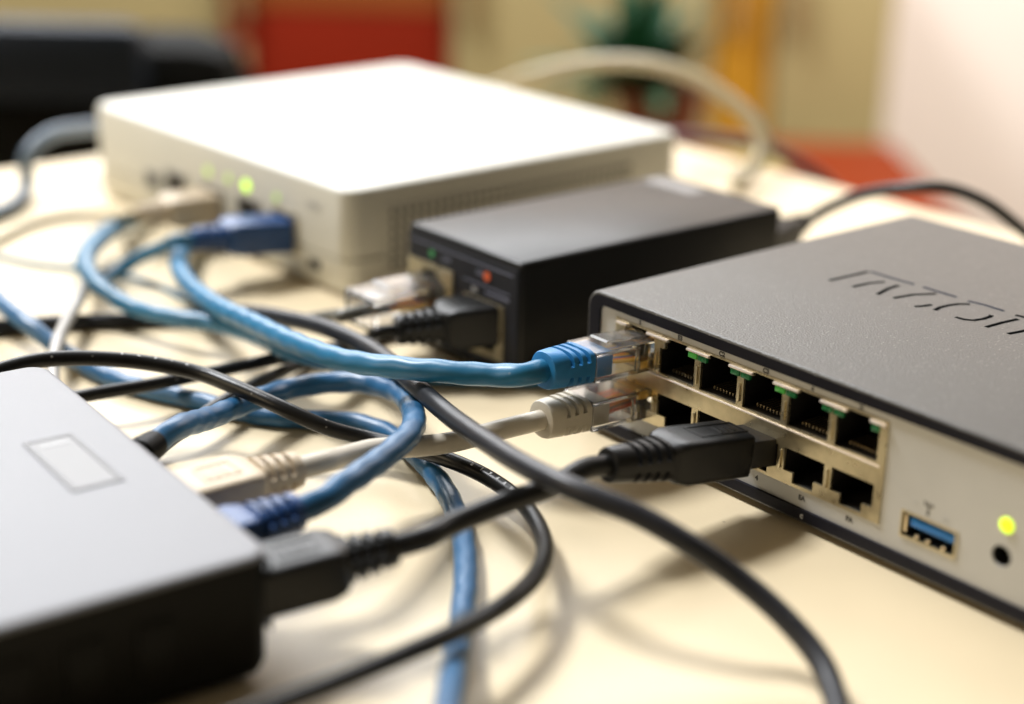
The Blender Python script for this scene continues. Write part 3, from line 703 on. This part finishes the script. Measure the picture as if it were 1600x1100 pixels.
def clear_plug(axis, origin, parent, boot_mat, wires, latch_up=True, scale=1.0, boot=True):
    m, L = axis_frame(axis[0], axis[1], origin)
    m = m @ Matrix.Scale(scale, 4) if scale != 1 else m
    L /= scale
    up = 1 if latch_up else -1
    bm = bmesh.new(); add_box(bm, 0, 21.5, -5.85, 5.85, -3.9, 3.9, bev=.4, seg=2)
    bmesh.ops.recalc_face_normals(bm, faces=bm.faces)
    bi = bmesh.new(); add_box(bi, 6.4, 20.9, -4.9, 4.9, -2.9, 2.9, bev=.3, seg=1)
    bmesh.ops.recalc_face_normals(bi, faces=bi.faces); bmesh.ops.reverse_faces(bi, faces=bi.faces)
    tmp = bpy.data.meshes.new('tmp'); bi.to_mesh(tmp); bi.free(); bm.from_mesh(tmp); bpy.data.meshes.remove(tmp)
    bmesh.ops.transform(bm, matrix=m, verts=bm.verts)
    pm = bpy.data.meshes.new('plug'); bm.to_mesh(pm); bm.free()
    plug = add_obj('plug', pm, M['clear'], parent, smooth=False)
    # raised ridges moulded on the two sides
    for sy in (-1, 1):
        mbox('side_ridge', (8.0, 9.0, sy * 6.1 - .2, sy * 6.1 + .2, -3.0, 3.0), M['clear'], plug, m, bev=.1)
    # latch: a flexible tongue rising from the nose
    bm = bmesh.new()
    prof = [(0.6, 3.95), (3.5, 4.5), (9.0, 5.0), (15.5, 5.3), (16.3, 4.9), (9.2, 4.45), (3.8, 4.1), (0.8, 3.92)]
    for s in (-1,):
        a = [bm.verts.new(Vector((x, -3.0, up * z)) * S) for x, z in prof]; b = [bm.verts.new(Vector((x, 3.0, up * z)) * S) for x, z in prof]
        bm.faces.new(a); bm.faces.new(b[::-1])
        for i in range(len(prof)):
            j = (i + 1) % len(prof); bm.faces.new((a[i], b[i], b[j], a[j]))
    bmesh.ops.transform(bm, matrix=m, verts=bm.verts)
    bm_obj('latch', bm, M['clear'], plug, angle=20)
    for i in range(8):
        y = (i - 3.5) * 1.02
        z0, z1 = (-3.4, -1.2) if up > 0 else (1.2, 3.4)
        mbox('contact', (1.2, 5.8, y - .22, y + .22, z0, z1), M['gold'], plug, m, smooth=False)
        bm = bmesh.new()
        rings = []
        for x, zz in ((6.6, -.5), (10, -.3), (13, 0), (15.4, .3)):
            rings.append([(x, y * 1.08 + .49 * math.cos(q * math.pi / 4), zz * up + .49 * math.sin(q * math.pi / 4)) for q in range(8)])
        loft_rings(bm, rings, True, True); bmesh.ops.transform(bm, matrix=m, verts=bm.verts)
        bm_obj('wire', bm, M[wires[i]], plug)
    if boot:
        # inner block of the boot inside the housing, then the ribbed sleeve
        mbox('boot_core', (15.5, 20.7, -4.7, 4.7, -2.7, 2.7), M[boot_mat], plug, m, bev=.3)
        g = [23.6, 26.0, 28.4]
        loft_part('boot', boot_sections(21.6, L, 5.6, 4.3, 4.7, 4.7, [x for x in g if x < L - 1.2], depth=.8), M[boot_mat], plug, m)
    else:
        mbox('strain_clip', (14.5, 18.5, -3.2, 3.2, 1.0, 2.2), M['label_white'], plug, m, bev=.2)
        loft_part('jacket_end', [(13, 1.6, 1.5, 3), (20.6, 1.6, 1.5, 2)], M[boot_mat], plug, m)
    return plug

def moulded_plug(axis, origin, parent, mat, body=(7.0, 5.4), blen=22, boot_r=4.4, grooves=4, bodyx0=-1.0, emboss=True, pitch=2.6, soft=6):
    m, L = axis_frame(axis[0], axis[1], origin)
    a, b = body
    x1 = min(blen, L - 8)
    secs = [(bodyx0, a * .94, b * .93, 9), (bodyx0 + .5, a, b, 9), (x1 - 4, a, b, 9), (x1 - 1.2, a * .90, b * .9, 7), (x1, a * .72, b * .80, 4)]
    plug = loft_part('plug', secs, M[mat], parent, m, angle=28)
    g = [x1 + 1.6 + i * pitch for i in range(grooves)]
    bt = loft_part('boot', boot_sections(x1 + .05, L, boot_r * 1.12, boot_r * 1.02, boot_r * .86, boot_r * .86, [x for x in g if x < L - 1], e0=3.2, e1=2.1, depth=.70), M[mat], plug, m)
    if bodyx0 > 0:
        mbox('plug_nose', (1.0, bodyx0 + .3, -5.5, 5.5, -3.4, 3.4), M['cavity'], plug, m, bev=.3)  # nose coloured near-black to paint the shade at the port
    if emboss:
        z = b
        for d in ((x1 * .30, x1 * .30 + .5, -a * .5, a * .5), (x1 * .30 + .5, x1 * .72, a * .5 - .5, a * .5), (x1 * .30 + .5, x1 * .72, -a * .5, -a * .5 + .5), (x1 * .72, x1 * .72 + .5, -a * .5, a * .5)):
            mbox('embossed_edge', (*d, z - .3, z + .22), M[mat], plug, m, bev=.1)
        for i in range(3):
            mbox('embossed_line', (x1 * .38 + i * 1.9, x1 * .38 + i * 1.9 + .8, -a * .3, a * .3, z - .3, z + .15), M[mat], plug, m, bev=.1)
    return plug

BLUE_W = ['wire_gold', 'wire_blue', 'wire_gold', 'wire_orange', 'wire_gold', 'wire_blue', 'wire_orange', 'wire_gold']
RED_W = ['wire_red', 'wire_brown', 'wire_red', 'wire_gold', 'wire_red', 'wire_orange', 'wire_brown', 'wire_red']

def cable(key, name, label, cat, mat, lumps=0.0, builders=(), group='network cables tangled on the table', **kw):
    r, pts = CABLE_PATHS[key]
    lo = min(pts, key=lambda p: p[2])
    origin = Vector((lo[0], lo[1], 0.0))
    root = thing(name, label, cat, origin, 0, group)
    tube('sheath', pts, r, M[mat], root, lumps=lumps, origin=origin, **kw)
    for f in builders: f(origin, root)
    return root

PA = PLUG_AXES
cable('c1', 'patch_cable', 'bright blue cable with clear plug in the upper row of the grey router', 'cable', 'blue_jacket', .032,
      [lambda o, r: clear_plug(PA['r_blue'], o, r, 'bright_blue', BLUE_W, True)])
cable('c10', 'patch_cable', 'warm grey cable from the clear plug under the blue one to the silver topped switch', 'cable', 'grey_jacket', 0.004,
      [lambda o, r: clear_plug(PA['r_grey'], o, r, 'grey_boot', RED_W, False),
       lambda o, r: moulded_plug(PA['l_beige'], o, r, 'beige_boot', (7.2, 4.6), 19, 4.5, 3)])
cable('c11', 'patch_cable', 'thick black cable with bulky plugs joining the switch and the grey router', 'cable', 'black_jacket', 0.0,
      [lambda o, r: moulded_plug(PA['r_black'], o, r, 'plug_black', (6.5, 5.2), 33, 4.6, 4, bodyx0=10.0),
       lambda o, r: moulded_plug(PA['l_black'], o, r, 'plug_black', (6.9, 5.2), 19, 4.2, 3)])
cable('c3', 'patch_cable', 'blue cable looping out of the switch and back with a ribbed navy boot', 'cable', 'deep_blue_jacket', .032,
      [lambda o, r: moulded_plug(PA['l_blue'], o, r, 'navy_boot', (5.6, 4.6), 9, 4.6, 3, emboss=False),
       lambda o, r: moulded_plug(PA['l_rear'], o, r, 'black_plastic', (5.6, 4.4), 7, 3.5, 1, emboss=False)])
cable('c4', 'patch_cable', 'long blue cable lying low, running down to the bottom edge under the others', 'cable', 'deep_blue_jacket', .032)
cable('c2', 'patch_cable', 'light blue cable bent in a tight curve left of the blue plug', 'cable', 'teal_jacket', .032)
cable('c5', 'patch_cable', 'thin blue cable with the blue plug in the white router', 'cable', 'teal_jacket', .02,
      [lambda o, r: moulded_plug(PA['w_blue'], o, r, 'navy_boot', (7.0, 5.6), 24, 4.2, 3)])
cable('c6', 'cable', 'pale grey cable dropping behind the corner of the silver topped switch', 'cable', 'mid_grey_jacket')
cable('c7', 'thin_cable', 'very thin blue cable lying flat at the far left of the table', 'cable', 'teal_jacket', sides=10)
cable('c8', 'power_cord', 'long dark cord sweeping from the left over the grey cable to the lower right', 'cable', 'slate_jacket')
CORD9 = cable('c9', 'power_cord', 'black cord arching over the switch corner and looping back along the bottom', 'cable', 'black_jacket')
cable('c12', 'patch_cable', 'black cable with ribbed plug in the right port of the black box', 'cable', 'black_jacket', 0,
      [lambda o, r: moulded_plug(PA['b_black'], o, r, 'plug_black', (7.6, 6.0), 16, 4.8, 4, emboss=False, pitch=2.7)])
cable('c13', 'cable', 'thin black cable crossing below the bright blue one to the looped blue cable', 'cable', 'black_jacket')
cable('c14', 'patch_cable', 'dark grey cable with a clear plug in the left port of the black box', 'cable', 'cool_grey_jacket', 0,
      [lambda o, r: clear_plug(PA['b_clear'], o, r, 'cool_grey_jacket', BLUE_W, True, scale=1.3, boot=False)])
cable('c15', 'cable', 'grey blue cable curving out from behind the left corner of the white router', 'cable', 'steel_blue_jacket')
cable('c16', 'thin_cable', 'thin pale cable with a beige plug in the white router', 'cable', 'white_jacket', 0,
      [lambda o, r: moulded_plug(PA['w_beige'], o, r, 'beige_boot', (7.0, 5.2), 20, 3.8, 3)], sides=12)
cable('c17', 'power_cord', 'black cord rising from the far end of the black box to the right', 'cable', 'black_jacket', 0,
      [lambda o, r: moulded_plug(PA['b_rear'], o, r, 'black_plastic', (5.0, 4.2), 34, 3.6, 3, emboss=False)])
cable('c18', 'cable', 'pale beige cable arching high behind the white router', 'cable', 'white_jacket')
cable('c19', 'cable', 'maroon cable with black tip behind the right corner of the white router', 'cable', 'maroon_jacket')

# ------------------------------------------------------------------ background furniture, far out of focus
def bg_box(name, x0, x1, y0, y1, z0, z1, mat, parent, bev=3):
    return box(name, (x0, x1, y0, y1, z0, z1), mat, parent, bev=bev)
CY = 1900
cab = thing('cabinet', 'low wooden cabinet with red, khaki and yellow doors behind the table', 'cabinet', (0, CY, -750), 0)
bg_box('carcass', -1000, 425, 4, 330, 60, 760, M['carcass'], cab)
bg_box('plinth', -980, 405, 20, 310, 0, 59, M['chair_black'], cab)
for (x0, x1, z0, z1, mk, nm) in CABINET:
    d = bg_box('door', x0 + 2, x1 - 2, -18, 3, z0, z1, M[mk], cab)
    d['label'] = nm
    bm = bmesh.new(); add_box(bm, x0 + 16, x0 + 26, -34, -18.5, z1 - 120, z1 - 40, bev=2); bm_obj('handle', bm, M['carcass'], d)

# printed characters along the black cord, following its run
def cable_print(key, root, texts, start, step, size, mat):
    r, pts = CABLE_PATHS[key]
    P = smooth_path(catmull(pts, 1.0))
    lo = min(pts, key=lambda p: p[2]); origin = Vector((lo[0], lo[1], 0))
    camp = cam.matrix_world.translation / S
    for i, t in enumerate(texts):
        k = start + i * step
        if k + 1 >= len(P): break
        p = P[k]; tx = (P[k + 1] - P[k - 1]).normalized()
        up = (Vector((-.25, -.25, 1)) - tx * tx.dot(Vector((-.25, -.25, 1)))).normalized()
        y = up.cross(tx)
        m = Matrix((tx, y, up)).transposed().to_4x4(); m.translation = (p + up * (r + .03) - origin) * S
        text_mesh('printed_mark', t, size, M[mat], root, m)
cable_print('c9', CORD9, ['E', '1', '7', '4', 'A', 'W', 'G'], 137, 3, 1.2, 'pale_ink')
cable_print('c9', CORD9, ['2', 'x', '2', '8', 'C'], 42, 4, 1.0, 'pale_ink')

ch = thing('office_chair', 'black upholstered chair with a grey blue sheen, beyond the left table edge', 'chair', (-430, 1050, -750), 0)
bg_box('backrest', -260, 262, -40, 30, 430, 748, M['chair_black'], ch, bev=34)
bg_box('sheen_pad', 60, 205, -62, -36, 708, 758, M['chair_sheen'], ch, bev=11)  # grey-blue pad added to paint the sheen on the backrest top
bg_box('seat', -240, 240, 40, 480, 400, 470, M['chair_black'], ch, bev=25)
bm = bmesh.new(); add_disc(bm, (0, 240, 60), 'z', 26, 340); bm_obj('post', bm, M['steel_leg'], ch)
for i in range(5):
    a = 2 * math.pi * i / 5 + .3
    bm = bmesh.new(); add_box(bm, 0, 280, -18, 18, 30, 60, bev=6)
    bmesh.ops.transform(bm, matrix=Matrix.Translation(Vector((0, 240, 0)) * S) @ Matrix.Rotation(a, 4, 'Z'), verts=bm.verts)
    lg = bm_obj('leg', bm, M['chair_black'], ch)
    bm = bmesh.new(); add_disc(bm, (math.cos(a) * 262, 240 + math.sin(a) * 262 - 12, 26), 'y', 25, 24); bm_obj('caster', bm, M['chair_black'], lg)

ps_ = thing('plant_stool', 'olive wooden stool carrying the potted plant, beyond the table', 'stool', (112, 1300, -750), 0)
bg_box('seat', -110, 110, -110, 110, 572, 594, M['stool_wood'], ps_, bev=4)
for (x, y) in ((-90, -90), (90, -90), (-90, 90), (90, 90)):
    bg_box('leg', x - 14, x + 14, y - 14, y + 14, 0, 571.5, M['stool_wood'], ps_, bev=2)
pl = thing('potted_plant', 'dark green leafy plant in a dark red pot, far behind the white router', 'plant', (112, 1300, -155.8), 0)
bm = bmesh.new()
loft_rings(bm, [[(math.cos(2 * math.pi * i / 28) * r, math.sin(2 * math.pi * i / 28) * r, z) for i in range(28)] for r, z in ((26, 0), (34, 66), (38, 67), (38, 80), (33, 80), (32, 70))], True, True)
pot = bm_obj('pot', bm, M['terracotta'], pl)
bm = bmesh.new()
rnd = random.Random(3)
for i in range(46):
    a = rnd.uniform(0, 6.28); e = rnd.uniform(.35, 1.45); ln = rnd.uniform(70, 125)
    d = Vector((math.cos(a) * math.cos(e), math.sin(a) * math.cos(e), math.sin(e))); sd = Vector((-math.sin(a), math.cos(a), 0))
    b0 = Vector((-18, 0, 72)); droop = rnd.uniform(10, 45)
    prev = None
    for k in range(6):
        t = k / 5; p = b0 + d * ln * t - Vector((0, 0, droop * t * t)); w = 13 * math.sin(math.pi * min(1, .12 + t * .86)) + .5
        cur = (bm.verts.new((p - sd * w) * S), bm.verts.new((p + Vector((0, 0, -w * .3))) * S), bm.verts.new((p + sd * w) * S))
        if prev:
            bm.faces.new((prev[0], prev[1], cur[1], cur[0])); bm.faces.new((prev[1], prev[2], cur[2], cur[1]))
        prev = cur
fo = bm_obj('foliage', bm, M['leaf'], pl); fo['kind'] = 'stuff'

os_ = thing('orange_stool', 'low orange square stool seen blurred past the right table edge', 'stool', (305, 1600, -750), 0)
bg_box('seat', -110, 110, -200, 200, 490, 518, M['orange_seat'], os_, bev=8)
for (x, y) in ((-85, -170), (85, -170), (-85, 170), (85, 170)):
    bg_box('leg', x - 14, x + 14, y - 14, y + 14, 0, 489.5, M['steel_leg'], os_, bev=2)


print('objects', len(bpy.data.objects))
